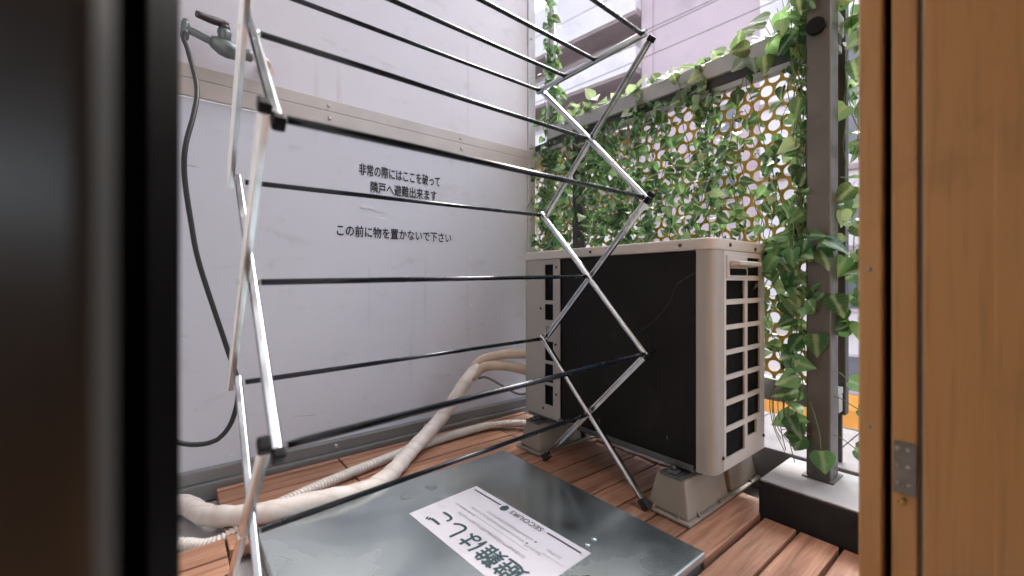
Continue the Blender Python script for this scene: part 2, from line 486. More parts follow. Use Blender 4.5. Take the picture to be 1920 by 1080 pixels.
dk = MB()
PITCH = 0.0766
gaps = [1.325 - PITCH * k for k in range(-1, 34)]
def plank(x0, x1, yhi, gap=0.0055, ylo=None):
    y1 = yhi - gap / 2; y0 = (yhi - PITCH + gap / 2) if ylo is None else ylo
    dz = random.uniform(-0.0012, 0.0012)
    dk.box(x0, x1, y0, y1, -0.022 + dz, 0.0 + dz, 0.003, 2)
for g in gaps:
    if g > 1.33:
        for a, b in ((0.088, 0.393), (0.397, 0.93), (0.934, 1.14)): plank(a, b, 1.352, ylo=1.3275)
    elif g > 1.06:
        for a, b in ((0.088, 0.393), (0.397, 0.93), (0.934, 1.14)): plank(a, b, g)
    elif g > 0.45:
        plank(0.806, 1.14, g)
    elif g > 0.06:
        wide = 0.013 if g > 0.38 else 0.0075
        plank(0.2, 1.062, g - (0.004 if g > .38 else 0), wide)
    else:
        plank(0.2, 1.062, g)
for k in range(9):
    plank(-0.35, 0.084, 1.078 - PITCH * k)
structure(dk.build('deck', M['deck']))

structure(MB().box(-0.25, 0.45, -2.6, 3.2, 2.32, 2.46).build('sky_shade_slab', M['wall_and_shade_slab']))  # slab out of view, its depth set to shape the sky light below
structure(MB().box(-14, 60, -45, 60, -6.6, -6.5).build('street', M['asphalt']))
structure(MB().box(14.2, 17.4, -45, 60, -6.496, -6.37).build('pavement', M['pavement']))

# house wall left of the camera and the wall beyond the wooden door frame
hw = thing('house_wall', (-0.12, 0.8, 0), 'outer wall of the house running along the deck left of the dark door edge', 'wall')
MB().box(-0.25, -0.07, 0.36, 1.41, -0.03, 2.315).build('wall_body', M['wall_and_shade_slab'], hw)
structure(MB().box(-3.6, -0.3515, -2.6, 3.2, -0.035, -0.024).build('room_floor', M['jamb']))
structure(MB().box(-3.6, -0.2515, -2.6, 3.2, 2.32, 2.46).build('room_ceiling', M['roomwall']))
rw = thing('room_wall', (-3.5, 0, 0), 'plain inner walls of the unseen room, window gap added for light', 'wall')
wb = MB()
wb.box(-3.6, -3.5, -2.6, 3.2, -0.02, 0.85).box(-3.6, -3.5, -2.6, -1.3, 0.8515, 2.315).box(-3.6, -3.5, 0.3, 3.2, 0.8515, 2.315)  # gap between the boxes is an invented window, lets sky light onto the jamb
wb.box(-3.498, -0.2515, 3.1, 3.2, -0.02, 2.315).box(-3.498, 0.66, -2.6, -2.5, -0.02, 2.315)
wb.box(0.64, 0.74, -2.498, -0.5525, -0.02, 2.315)
wb.build('wall_body', M['roomwall'], rw)
up = thing('sky_block_storeys', (-2, 0, 2.46), 'unseen upper floors added above the door to hold back sky light', 'building')
MB().box(-9, -0.06, -14, 16, 2.465, 13.0).build('wall_body', M['wall_and_shade_slab'], up)  # added mass out of view, keeps sky light off the facade opposite

# ------------------------------------------------------------------ partition between the balconies
PV = 1.392
pt = thing('partition_wall', (0.6, PV, 0), 'white metal partition wall with stencilled lettering across the end of the balcony', 'partition wall')
MB().box(-0.30, 1.20, PV, PV + 0.012, 1.11, 2.315, 0.001).build('upper_board', M['board_up'], pt)
MB().box(-0.30, 1.20, PV, PV + 0.012, 0.04, 1.024, 0.001).build('lower_board', M['board_low'], pt)
MB().box(-0.30, 1.198, PV - 0.007, PV + 0.006, 1.073, 1.109, 0.002).build('joint_strip', M['strip'], pt)
MB().box(-0.30, 1.198, PV - 0.009, PV + 0.006, 1.0255, 1.0715, 0.002).build('joint_strip', M['strip'], pt)
br = MB().box(-0.30, 1.2, PV - 0.036, PV + 0.02, -0.03, 0.013, 0.002)
br.box(-0.30, 1.2, PV - 0.022, PV + 0.02, 0.0135, 0.046, 0.003)
br.build('base_rail', M['alu'], pt)
es = MB().box(1.2015, 1.232, PV - 0.008, PV + 0.03, -0.03, 2.315, 0.002)
es.box(1.2325, 1.246, PV - 0.002, PV + 0.03, -0.03, 2.315, 0.002)
es.build('edge_frame', M['alu_light'], pt)
for x in (0.378, 0.858):
    MB().dome((x, PV - 0.007, 1.089), (0, -1, 0), 0.0058, 0.0035).build('screw', M['screw'], pt)
    MB().dome((x + 0.002, PV - 0.009, 1.050), (0, -1, 0), 0.0062, 0.004).build('screw', M['screw'], pt)
MB().dome((0.395, PV - 0.022, 0.030), (0, -1, 0), 0.007, 0.005).build('screw', M['screw'], pt)
MB().dome((0.70, PV - 0.022, 0.030), (0, -1, 0), 0.007, 0.005).build('screw', M['screw'], pt)
for z in (0.42, 0.70, 0.95, 1.06, 1.135, 1.40, 1.60, 1.82):
    MB().dome((1.217, PV - 0.008, z), (0, -1, 0), 0.005, 0.003).build('rivet', M['screw'], pt)
yl = PV - 0.0012
lettering('非常の際にはここを破って', 'lettering', M['stencil_worn'], (0.623, yl, 0.911), (1, 0, 0), (0, 0, 1), 0.298, 0.038, pt)
lettering('隣戸へ避難出来ます', 'lettering', M['stencil_worn'], (0.635, yl, 0.857), (1, 0, 0), (0, 0, 1), 0.245, 0.038, pt)
lettering('この前に物を置かないで下さい', 'lettering', M['stencil'], (0.612, yl, 0.706), (1, 0, 0), (0, 0, 1), 0.415, 0.036, pt)
tp = MB().prism([(0, 0), (.012, .008), (.034, .006), (.062, -.004), (.078, -.014), (.06, -.012), (.036, -.004), (.008, -.006)], (0.478, yl, 0.788), (1, 0, 0), (0, 0, 1), (0, -1, 0), 0.0006)
tp.build('tape_scrap', M['tape'], pt)

# ------------------------------------------------------------------ steel hatch
hx0, hx1, hy0, hy1 = 0.135, 0.795, 0.400, 1.030
ht = thing('escape_hatch', ((hx0 + hx1) / 2, (hy0 + hy1) / 2, 0), 'stainless steel escape ladder hatch with white sticker set into the wooden deck', 'hatch')
MB().box(hx0, hx1, hy0, hy1, 0.006, 0.024, 0.004, 3).build('lid', M['steel'], ht)
lip = MB().box(hx0 + .006, hx1 - .006, hy0 + .006, hy1 - .006, -0.034, 0.0055, 0.002)
lip.build('lid_frame', M['alu'], ht)
ZL = 0.0242
for (x, y) in ((0.660, 0.560), (0.636, 0.556)):
    MB().dome((x, y, 0.024), (0, 0, 1), 0.0065, 0.003).build('rivet', M['steel'], ht)
# sticker: text runs along tx, its top points along ty
tx = Vector((-0.062, 0.998, 0)).normalized(); ty = Vector((-0.998, -0.062, 0)).normalized()
so = Vector((0.620, 0.534, ZL))
SW, SH = 0.357, 0.188
sk = MB().prism([(0, 0), (SW, 0), (SW, SH), (0, SH)], so, tx, ty, (0, 0, 1), 0.0006)
stk = sk.build('sticker', M['sticker'], ht)
zt = Vector((0, 0, 0.0011))
def sp(a, b): return so + tx * a + ty * b + zt
lettering('避難はしご', 'lettering', M['ink_teal'], sp(0.178, 0.148), tx, ty, 0.278, 0.050, stk, bold=0.018)
lettering('SECOURS', 'lettering', M['ink_black'], sp(0.161, 0.016), tx, ty, 0.098, 0.0135, stk, bold=0.004)
def bars(lst, name, mat):
    b = MB()
    for (a0, a1, b0, b1) in lst:
        b.prism([(a0, b0), (a1, b0), (a1, b1), (a0, b1)], so + zt, tx, ty, (0, 0, 1), 0.0002)
    return b.build(name, mat, stk)
bars([(0.012, 0.100, 0.0125, 0.0160)], 'rule', M['ink_black'])
bars([(0.246, 0.345, 0.0125, 0.0160)], 'rule', M['ink_black'])
em = MB().prism([(0.222, 0.009), (0.233, 0.004), (0.240, 0.014), (0.238, 0.026), (0.228, 0.029), (0.220, 0.022)], so + zt, tx, ty, (0, 0, 1), 0.0002)
em.build('emblem', M['ink_teal'], stk)
fine = []
rnd = random.Random(3)
def fineline(a0, a1, bc, h):
    a = a0
    while a < a1:
        w = rnd.uniform(0.0022, 0.0052)
        for q in range(rnd.choice((1, 2, 2))):
            yy = bc + rnd.uniform(-.5, .3) * h
            fine.append((a, min(a + w, a1), yy, yy + h * rnd.uniform(.12, .25)))
        fine.append((a, a + .0009, bc - h * .5, bc + h * .5))
        a += w + rnd.uniform(0.0008, 0.0028)
fineline(0.075, 0.285, 0.103, 0.009)
fineline(0.105, 0.245, 0.054, 0.007)
fineline(0.112, 0.285, 0.070, 0.007)
fineline(0.060, 0.105, 0.075, 0.007)
fineline(0.250, 0.320, 0.086, 0.006)
fineline(0.028, 0.062, 0.055, 0.007)
fine += [(0.085, 0.320, 0.0845, 0.0852), (0.008, 0.062, 0.0685, 0.0692)]
bars(fine, 'fine_print', M['ink_grey'])
bars([(0.092, 0.096, 0.0515, 0.0555), (0.101, 0.105, 0.0675, 0.0715)], 'bullet_mark', M['ink_teal'])
M['stain'] = simple('dark_stain', (0.16, 0.17, 0.17), 0.5, 0.3, 0.3, 80)
for (x, y, s) in ((0.505, 0.955, 1.0), (0.438, 0.952, .9)):
    poly = [(math.cos(a) * 0.012 * s * (1 + .35 * math.sin(3 * a + x * 40)), math.sin(a) * 0.018 * s * (1 + .3 * math.cos(2 * a))) for a in [k * math.pi / 8 for k in range(16)]]
    MB().prism(poly, (x, y, ZL), (1, 0, 0), (0, 1, 0), (0, 0, 1), 0.0002).build('stain', M['stain'], ht)

# ------------------------------------------------------------------ condenser unit
AX0, AX1, AY0, AY1, AZ0, AZ1 = 0.930, 1.218, 0.450, 1.088, 0.108, 0.638
ac = thing('air_conditioner', ((AX0 + AX1) / 2, (AY0 + AY1) / 2, AZ0), 'beige outdoor air conditioner unit standing in front of the ivy screen', 'air conditioner')
# casing without the coil face and side face: base tray, far end, back, corner column, front strip
rc = 0.024
corner = [(AX0, AY0 + 0.026)] 
cpoly = [(AX0 + rc - rc * math.cos(a), AY0 + rc - rc * math.sin(a)) for a in [k * math.pi / 2 / 8 for k in range(9)]]
col = MB()
pp = [(AX0, AY0 + 0.040)] + cpoly + [(AX0 + 0.050, AY0), (AX0 + 0.050, AY0 + 0.012), (AX0 + 0.02, AY0 + 0.04)]
col.prism(pp, (0, 0, AZ0), (1, 0, 0), (0, 1, 0), (0, 0, 1), 0.505)
col.box(AX1 - 0.012, AX1, AY0 + 0.004, AY1, AZ0, AZ1 - 0.026, 0.002)          # fan side
col.box(AX0, AX1 - 0.013, AY1 - 0.008, AY1, AZ0, AZ1 - 0.026, 0.003)          # far end
col.build('casing', M['ac'], ac)
# front service strip with slots, left of the coil
fs = MB()
sy0, sy1 = 0.925, AY1 - 0.0085
def plate_with_slots(mb, mk, a0, a1, b0, b1, slots):
    """a x b plate split in cells around rectangular slots; mk(a0,a1,b0,b1) adds a solid cell"""
    As = sorted({a0, a1, *[s[0] for s in slots], *[s[1] for s in slots]})
    for i in range(len(As) - 1):
        x0, x1 = As[i], As[i + 1]
        cuts = sorted([(s[2], s[3]) for s in slots if s[0] <= x0 + 1e-6 and s[1] >= x1 - 1e-6])
        b = b0
        for (c0, c1) in cuts:
            if c0 > b: mk(x0, x1, b, c0)
            b = c1
        if b < b1: mk(x0, x1, b, b1)
slots = [(0.955, 0.993, 0.482, 0.596), (0.955, 0.993, 0.420, 0.470), (0.955, 0.993, 0.290, 0.352), (0.955, 0.993, 0.222, 0.280), (0.955, 0.993, 0.150, 0.212)]
for q in range(4): slots.append((0.958 + q * 0.0085, 0.962 + q * 0.0085, 0.378, 0.400))
# keep columns disjoint: main slots share one column range; vent bars lie inside it
cols = sorted({0.955, 0.993, *[s[0] for s in slots[5:]], *[s[1] for s in slots[5:]]})
sl2 = []
for s in slots[:5]:
    for i in range(len(cols) - 1): sl2.append((cols[i], cols[i + 1], s[2], s[3]))
sl2 += slots[5:]
plate_with_slots(fs, lambda y0, y1, z0, z1: fs.box(AX0, AX0 + 0.003, y0, y1, z0, z1), sy0, sy1, AZ0 + 0.002, AZ1 - 0.026, sl2)
fs.build('service_panel', M['ac'], ac)
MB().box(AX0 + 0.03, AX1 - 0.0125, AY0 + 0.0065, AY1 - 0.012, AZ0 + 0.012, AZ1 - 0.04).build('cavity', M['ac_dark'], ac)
coil = MB().box(AX0 + 0.007, AX0 + 0.029, AY0 + 0.028, 0.924, AZ0 + 0.004, AZ1 - 0.028)
coil.build('coil', M['fins'], ac)
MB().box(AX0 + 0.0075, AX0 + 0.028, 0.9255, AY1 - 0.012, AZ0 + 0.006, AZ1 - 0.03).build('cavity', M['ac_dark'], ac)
sc_pts = spline([(AX0 + 0.0066, 0.66, 0.40), (AX0 + 0.0066, 0.59, 0.455), (AX0 + 0.0066, 0.555, 0.50), (AX0 + 0.0066, 0.54, 0.535), (AX0 + 0.0066, 0.485, 0.568)], 0.02)
MB().tube(sc_pts, 0.00045, 6).build('scratch', M['scratch'], ac)
# lid
lidp = [(AX0 - 0.004, AY1 + 0.003)] + [(AX0 - 0.004 + 0.036 - 0.036 * math.cos(a), AY0 - 0.003 + 0.036 - 0.036 * math.sin(a)) for a in [k * math.pi / 2 / 8 for k in range(9)]] + [(AX1 + 0.003, AY0 - 0.003), (AX1 + 0.003, AY1 + 0.003)]
MB().prism(lidp, (0, 0, AZ1 - 0.025), (1, 0, 0), (0, 1, 0), (0, 0, 1), 0.027, 0.005).build('lid', M['ac_top'], ac)
# side grille
gr = MB()
ga0, ga1 = AX0 + 0.0505, AX1 - 0.0125
rows = [(0.556, 0.600), (0.500, 0.544), (0.441, 0.488), (0.383, 0.430), (0.325, 0.372), (0.267, 0.314), (0.206, 0.255), (0.150, 0.194)]
c1, c2 = (0.990, 1.087), (1.103, 1.176)
gs = []
for i, (z0, z1) in enumerate(rows):
    gs.append((c1[0], c1[1], z0 if i < 7 else 0.134, z1))
    gs.append((c2[0], c2[1] - (0.02 if i == 7 else 0), z0 if i < 7 else 0.160, z1))
cutx = sorted({c2[0], c2[1] - 0.02, c2[1]})
gs2 = []
for s in gs:
    if s[0] == c2[0]:
        gs2.append((c2[0], c2[1] - 0.02, s[2], s[3]))
        if s[1] == c2[1]: gs2.append((c2[1] - 0.02, c2[1], s[2], s[3]))
    else: gs2.append(s)
plate_with_slots(gr, lambda x0, x1, z0, z1: gr.box(x0, x1, AY0, AY0 + 0.0045, z0, z1), ga0, ga1, AZ0, AZ1 - 0.0255, gs2)
gr.build('side_grille', M['ac_grille_lit'], ac)
hd = MB().box(0.989, 1.090, AY0 - 0.004, AY0 + 0.006, 0.549, 0.603, 0.003)
handle = hd.build('handle_plate', M['ac_grille_lit'], ac)
hp = [(0, 0), (0.024, 0.004), (0.026, 0.012), (0.010, 0.015), (0, 0.014)]
MB().prism(hp, (0.998, AY0 - 0.004, 0.575), (0, -1, 0), (0, 0, 1), (1, 0, 0), 0.115, 0.002).build('handle_lip', M['ac_top'], handle)
MB().prism([(0, 0), (0.004, 0.002), (0.0035, 0.014), (0, 0.016)], (1.000, AY0 - 0.0042, 0.556), (0, -1, 0), (0, 0, 1), (1, 0, 0), 0.080).build('handle_recess', M['ac_dark'], handle)
for p in ((AX0 - .0042, 0.527, 0.626), (AX0 - .0042, 0.80, 0.626)):
    MB().dome(p, (-1, 0, 0), 0.0045, 0.003).build('screw', M['screw_dark'], ac)
for p in ((1.003, AY0 - .0033, 0.626), (1.14, AY0 - .0033, 0.622), (0.975, AY0 - .0005, 0.140), (1.198, AY0 - .0005, 0.142)):
    MB().dome(p, (0, -1, 0), 0.005, 0.003).build('screw', M['screw_dark'], ac)
for (y, z) in ((0.941, 0.586), (1.012, 0.455), (0.944, 0.345), (0.941, 0.19), (1.0, 0.135)):
    MB().dome((AX0 - .0003, y, z), (-1, 0, 0), 0.0042, 0.0025).build('screw', M['screw_dark'], ac)
tray = MB().box(AX0 + 0.004, AX1 - 0.014, AY0 + 0.03, AY1 - 0.01, 0.101, 0.1075, 0.002)
tray.box(AX0 - 0.002, AX0 + 0.0035, AY0 + 0.045, 0.93, 0.106, 0.119, 0.0015)
tray.build('base_tray', M['bracket'], ac)
for y in (0.535, 1.02):
    b = MB().box(AX0 - 0.035, AX0 + 0.05, y - 0.028, y + 0.026, 0.0895, 0.0955, 0.0015)
    b.box(AX0 - 0.030, AX0 - 0.006, y - 0.012, y + 0.012, 0.096, 0.103, 0.003)
    b.cyl((AX0 - 0.018, y, 0.1032), (AX0 - 0.018, y, 0.112), 0.006, 8)
    b.build('foot_bracket', M['bracket'], ac)

def block(y0, y1, label):
    t = thing('foot_block', (1.06, (y0 + y1) / 2, 0), label, 'foot block', 'plastic blocks under the air conditioner')
    x0, x1 = 0.879, 1.262
    f = MB().box(x0, x1, y0, y1, 0.001, 0.0075, 0.0025)
    f.build('flange', M['block'], t)
    b = MB().frustum(x0 + .010, x0 + .205, y0 + .008, y1 - .008, 0.008, x0 + .024, x0 + .200, y0 + .024, y1 - .024, 0.0885, 0.006)
    b.frustum(x0 + .225, x1 - .008, y0 + .008, y1 - .008, 0.008, x0 + .230, x1 - .022, y0 + .024, y1 - .024, 0.0885, 0.006)
    b.box(x0 + .19, x0 + .24, y0 + .032, y1 - .032, 0.008, 0.080)
    b.build('body', M['block'], t)
    for yy in (y0 + .028, y1 - .03):
        MB().prism([(0, 0), (0.012, 0), (0.012, 0.016)], (x0 + .002, yy, 0.0076), (1, 0, 0), (0, 0, 1), (0, 1, 0), 0.003).build('rib', M['block'], t)
    for xx in (x0 + .05, x0 + .15, x1 - .06):
        MB().prism([(0, 0), (0.012, 0), (0.012, 0.016)], (xx, y0 + .001, 0.0076), (0, 1, 0), (0, 0, 1), (1, 0, 0), 0.003).build('rib', M['block'], t)
    return t
block(0.478, 0.598, 'beige plastic foot block under the grille end of the air conditioner, next to the plinth')
block(0.965, 1.078, 'beige plastic foot block under the pipe end of the air conditioner, by the corrugated hose')

# ------------------------------------------------------------------ strip painted as sky-lit floor, and white scrap, under the unit
M['lit_floor_and_bag'] = simple('white_lit_floor_and_bag', (0.84, 0.82, 0.85), 0.7, 0, 0.03, 30, 0.1)  # white for the bag and for a strip standing in for lit floor
fo_ = MB()
edge_ = [(1.128 + 0.004 * math.sin(k * 1.7), 0.655 + k * 0.0245) for k in range(13)]
poly_ = [(1.215, 0.66)] + [(1.165, 0.646), (1.140, 0.650)] + edge_ + [(1.135, 0.955), (1.215, 0.955)]
fo_.prism(poly_, (0, 0, 0.002), (1, 0, 0), (0, 1, 0), (0, 0, 1), 0.010, 0.001)
tag(fo_.build('lit_floor_strip', M['lit_floor_and_bag']), 'white strip added as sky-lit floor under the air conditioner', 'floor strip')
pb_ = bmesh.new(); bmesh.ops.create_icosphere(pb_, subdivisions=3, radius=1)
for v in pb_.verts:
    q = v.co.copy(); r_n = 1 + 0.35 * noise.noise(q * 2.1) + 0.18 * noise.noise(q * 5.3)
    v.co = Vector((1.055 + q.x * 0.052 * r_n, 1.150 + q.y * 0.045 * r_n, 0.020 + max(q.z, -0.75) * 0.026 * r_n))
pm_ = MB(); pm_.merge(pb_)
tag(pm_.build('crumpled_bag', M['lit_floor_and_bag'], smooth=False), 'small crumpled white plastic bag behind the far foot block by the hose end', 'plastic bag')

# ------------------------------------------------------------------ pipes, hoses, cable
def off(pts, d): return [Vector(p) + Vector(d) for p in pts]
rp = thing('refrigerant_pipe', (0.6, 1.1, 0), 'thick tape wrapped cream pipe curving from the air conditioner down across the deck', 'pipe')
main = [(0.835, 1.225, 0.243), (0.79, 1.232, 0.205), (0.755, 1.24, 0.155), (0.712, 1.25, 0.100), (0.655, 1.245, 0.056), (0.56, 1.19, 0.028), (0.445, 1.08, 0.027), (0.361, 1.04, 0.027), (0.263, 1.045, 0.034), (0.18, 1.065, 0.030), (0.115, 1.115, 0.020), (0.06, 1.20, 0.004), (0.02, 1.32, -0.008), (-0.03, 1.33, -0.008), (-0.1, 1.30, -.008)]
pm = spline(main, 0.012)
MB().tube(pm, 0.025, 16, True, lambda i, n: 0.0225 + 0.0016 * noise.noise(Vector((i * 0.33, 0, 0))) + 0.0009 * math.sin(i * 1.3)).build('wrapped_run', M['pipe'], rp)
for d, e, r in (((0, 0.006, 0.014), (0.965, 1.098, 0.292), 0.0165), ((0, -0.012, -0.006), (0.968, 1.098, 0.232), 0.0175)):
    st = Vector((0.80, 1.232, 0.213)) + Vector(d) * .45
    mid1 = Vector((0.845, 1.218, 0.252)) + Vector(d)
    mid2 = Vector((0.905, 1.165, 0.276 if d[2] > 0 else 0.254)) + Vector(d) * .8
    MB().tube(spline([st, mid1, mid2, e], 0.012), r, 14, True, lambda i, n, r=r: r + 0.0008 * noise.noise(Vector((i * 0.4, r * 900, 0)))).build('bare_pipe', M['pipe_bare'], rp)

drain = [(1.02, 1.165, 0.020), (0.985, 1.215, 0.018), (0.93, 1.245, 0.016), (0.863, 1.262, 0.0155), (0.643, 1.246, 0.0155), (0.451, 1.203, 0.0155), (0.355, 1.178, 0.0155), (0.27, 1.150, 0.016), (0.192, 1.128, 0.012), (0.13, 1.105, 0.0), (0.085, 1.095, -0.012), (0.05, 1.11, -0.02), (0.01, 1.15, -0.021), (-0.08, 1.2, -.021)]
dp = spline(drain, 0.0021)
tag(MB().tube(dp, 0.013, 12, True, lambda i, n: 0.0128 + 0.0016 * (1 if (i // 2) % 2 == 0 else -1)).build('drain_hose', M['drain']),
    'pale corrugated drain hose lying on the deck along the partition', 'hose')
cab = [(0.83, 1.222, 0.205), (0.86, 1.215, 0.205), (0.905, 1.18, 0.175), (0.945, 1.145, 0.148), (0.99, 1.10, 0.155)]
tag(MB().tube(spline(cab, 0.01), 0.0045, 10).build('power_cable', M['cable']), 'thin grey cable drooping from the air conditioner behind the wrapped pipe', 'cable')

bh = [(0.022, 1.318, 1.155), (0.020, 1.30, 1.13), (0.028, 1.27, 1.09), (0.042, 1.20, 0.985), (0.036, 1.17, 0.915), (0.021, 1.15, 0.835), (0.019, 1.15, 0.769), (0.030, 1.15, 0.67), (0.046, 1.15, 0.574), (0.094, 1.15, 0.394), (0.116, 1.15, 0.305), (0.108, 1.15, 0.235), (0.088, 1.15, 0.197), (0.062, 1.15, 0.184), (0.016, 1.155, 0.192), (-0.04, 1.17, 0.23)]
tag(MB().tube(spline(bh, 0.01), 0.0052, 12).build('water_hose', M['hose']), 'black hose hanging in a loop from the tap in front of the partition', 'hose')

# ------------------------------------------------------------------ tap
tv = 1.325
tap = thing('water_tap', (0.10, tv, 1.15), 'weathered water tap with a dark lever on the upper left of the partition', 'tap')
b = MB()
b.tube(spline([(0.165, tv, 1.147), (0.12, tv, 1.147), (0.095, tv, 1.148)], .006), 0.0165, 18, True, lambda i, n: 0.0150)
b.tube([(0.142, tv, 1.143), (0.128, tv, 1.145), (0.112, tv, 1.147), (0.098, tv, 1.150), (0.082, tv, 1.156), (0.074, tv, 1.158)], .02, 18, True, lambda i, n: (0.012, 0.0195, 0.0225, 0.0215, 0.0165, 0.012)[i])
b.tube([(0.104, tv, 1.158), (0.104, tv, 1.180), (0.104, tv, 1.186), (0.104, tv, 1.194)], .014, 18, True, lambda i, n: (0.0155, 0.0145, 0.0165, 0.0150)[i])
b.tube(spline([(0.085, tv, 1.154), (0.06, tv, 1.160), (0.040, tv, 1.166), (0.026, tv, 1.168)], .006), 0.0095, 14)
b.build('body', M['brass'], tap)
h = MB()
h.tube([(0.104, tv, 1.1945), (0.104, tv, 1.205)], 0.0125, 14)
h.tube(spline([(0.112, tv, 1.208), (0.098, tv, 1.211), (0.075, tv - .01, 1.206), (0.045, tv - .022, 1.203)], .006), .008, 14, True, lambda i, n: 0.0105 - 0.0035 * abs(i / (n - 1) - .35))
h.build('lever', M['tap_handle'], tap)
MB().tube([(0.024, tv, 1.192), (0.024, tv, 1.180), (0.022, tv, 1.15), (0.022, tv, 1.143)], .008, 14, True, lambda i, n: (0.006, 0.0095, 0.0095, 0.008)[i]).build('hose_coupling', M['brass'], tap)
s = MB(); s.tube(spline([(0.158, tv, 1.147), (0.185, tv, 1.146), (0.202, tv + .012, 1.146), (0.206, PV - .002, 1.146)], .006), 0.0105, 14)
s.cyl((0.206, PV - .008, 1.146), (0.206, PV - .001, 1.146), 0.022, 20)
s.build('supply_pipe', M['copper'], tap)

# ------------------------------------------------------------------ folding drying rack
dirU = Vector((math.cos(R(1.0)), math.sin(R(1.0)), 0)); dirV = Vector((-math.sin(R(1.0)), math.cos(R(1.0)), 0))
RN = Vector((0.879, 0.584, 0)); DEPTH, LEN, LV = 0.35, 0.785, 0.37
rk = thing('drying_rack', (RN - dirU * LEN / 2 + dirV * DEPTH / 2), 'folding chrome scissor frame drying rack with black rods standing over the hatch', 'drying rack')
LNR, LFR, LSC = Vector((0.082, 0.521, 0)), Vector((0.085, 0.894, 0)), 0.360 / 0.37
def rp_(d, h, o=0.0, side=0):
    if side == 0: return RN + dirV * d + Vector((0, 0, h)) + dirU * o
    return LNR.lerp(LFR, d / DEPTH) + Vector((0, 0, h * LSC)) + dirU * o
AW, AT = 0.0145, 0.0115
AO = AT / 2 + 0.001
def arm(p0, p1, inner):
    """channel section bar: rounded outside, grooved inside; inner=+1 groove faces +dirU"""
    d = (p1 - p0).normalized(); w = d.cross(dirU).normalized()
    a, t = AW / 2, AT / 2
    sec = [(-a * math.cos(q), -t * (0.15 + 0.85 * math.sin(q))) for q in [i * math.pi / 10 for i in range(11)]] + [(a, t), (a * .62, t), (a * .55, -t * .1), (-a * .55, -t * .1), (-a * .62, t), (-a, t)]
    if inner < 0: sec = [(x, -y) for x, y in sec][::-1]
    m = MB(); m.prism(sec, p0, w, dirU, d, (p1 - p0).length)
    return m.build('arm', M['chrome'], rk)
OV = 0.011
for side in (0, 1):
    fo = -AO if side == 0 else AO          # falling arms lie on the inner side of each frame
    ri_ = -fo
    for L in range(3):
        h0, h1 = L * LV, (L + 1) * LV
        a = rp_(DEPTH, h1, fo, side); c = rp_(0, h0 + (0.012 if L == 0 else 0), fo, side); d = (c - a).normalized()
        arm(a - d * OV, c + d * (OV if L else 0), 1 if fo < 0 else -1)
        a = rp_(0, h1, ri_, side); c = rp_(DEPTH, h0 + (0.012 if L == 0 else 0), ri_, side); d = (c - a).normalized()
        arm(a - d * OV, c + d * (OV if L else 0), 1 if ri_ < 0 else -1)
        mid = rp_(DEPTH / 2, h0 + LV / 2, 0, side)
        MB().cyl(mid - dirU * (AT + 0.002), mid + dirU * (AT + 0.002), 0.0048, 14).build('pivot_pin', M['chrome'], rk)
    o2 = fo * 2.9
    a = rp_(DEPTH, 3 * LV + 0.002, o2, side); c = rp_(0, 3 * LV + 0.012, o2, side); d = (c - a).normalized()
    arm(a - d * OV, c + d * OV, 1 if o2 < 0 else -1)
    def cap_box(name, q, dd, l0, l1, grow, mat):
        w = dd.cross(dirU).normalized()
        mt = Matrix(((-dd.x, dirU.x, w.x, q.x), (-dd.y, dirU.y, w.y, q.y), (-dd.z, dirU.z, w.z, q.z), (0, 0, 0, 1)))
        MB().box(l0, l1, -AT / 2 - grow, AT / 2 + grow, -AW / 2 - grow, AW / 2 + grow, 0.003, 3, mt).build(name, M[mat], rk)
    for L in (1, 2, 3):                     # black end caps on the near joints
        for o_, dl in ((fo, 1), (ri_, -1)):
            if L + dl > 3: continue
            q = rp_(0, L * LV, o_, side)
            dd = (rp_(DEPTH, (L + dl) * LV, o_, side) - q).normalized()
            cap_box('end_cap', q - dd * OV, dd, -0.007, 0.006, 0.0012, 'blackplastic')
    for dp_, o_ in ((0, fo), (DEPTH, ri_)):
        q = rp_(dp_, 0.012, o_, side)
        dd = (rp_(DEPTH - dp_, LV, o_, side) - q).normalized()
        cap_box('foot', q, dd, -0.016, 0.010, 0.003, 'rubber')
rods = [(0, 3 * LV + .012), (DEPTH * .40, 3 * LV + .008), (DEPTH * .70, 3 * LV + .005), (DEPTH, 3 * LV + .002),
        (DEPTH / 2, 2.5 * LV), (0, 2 * LV), (DEPTH, 2 * LV), (DEPTH / 2, 1.5 * LV), (0, LV), (DEPTH, LV), (DEPTH / 2, 0.5 * LV)]
for (d, h) in rods:
    r_ = MB(); r_.tube([rp_(d, h, 0.016, 1), rp_(d, h, -0.016, 0)], 0.0048, 14)
    ro = r_.build('rod', M['rod'], rk)
    MB().tube([rp_(d, h, -0.034, 0), rp_(d, h, -0.019, 0)], .007, 14, True, lambda i, n: (0.0050, 0.0060)[i]).build('end_fitting', M['blackplastic'], ro)

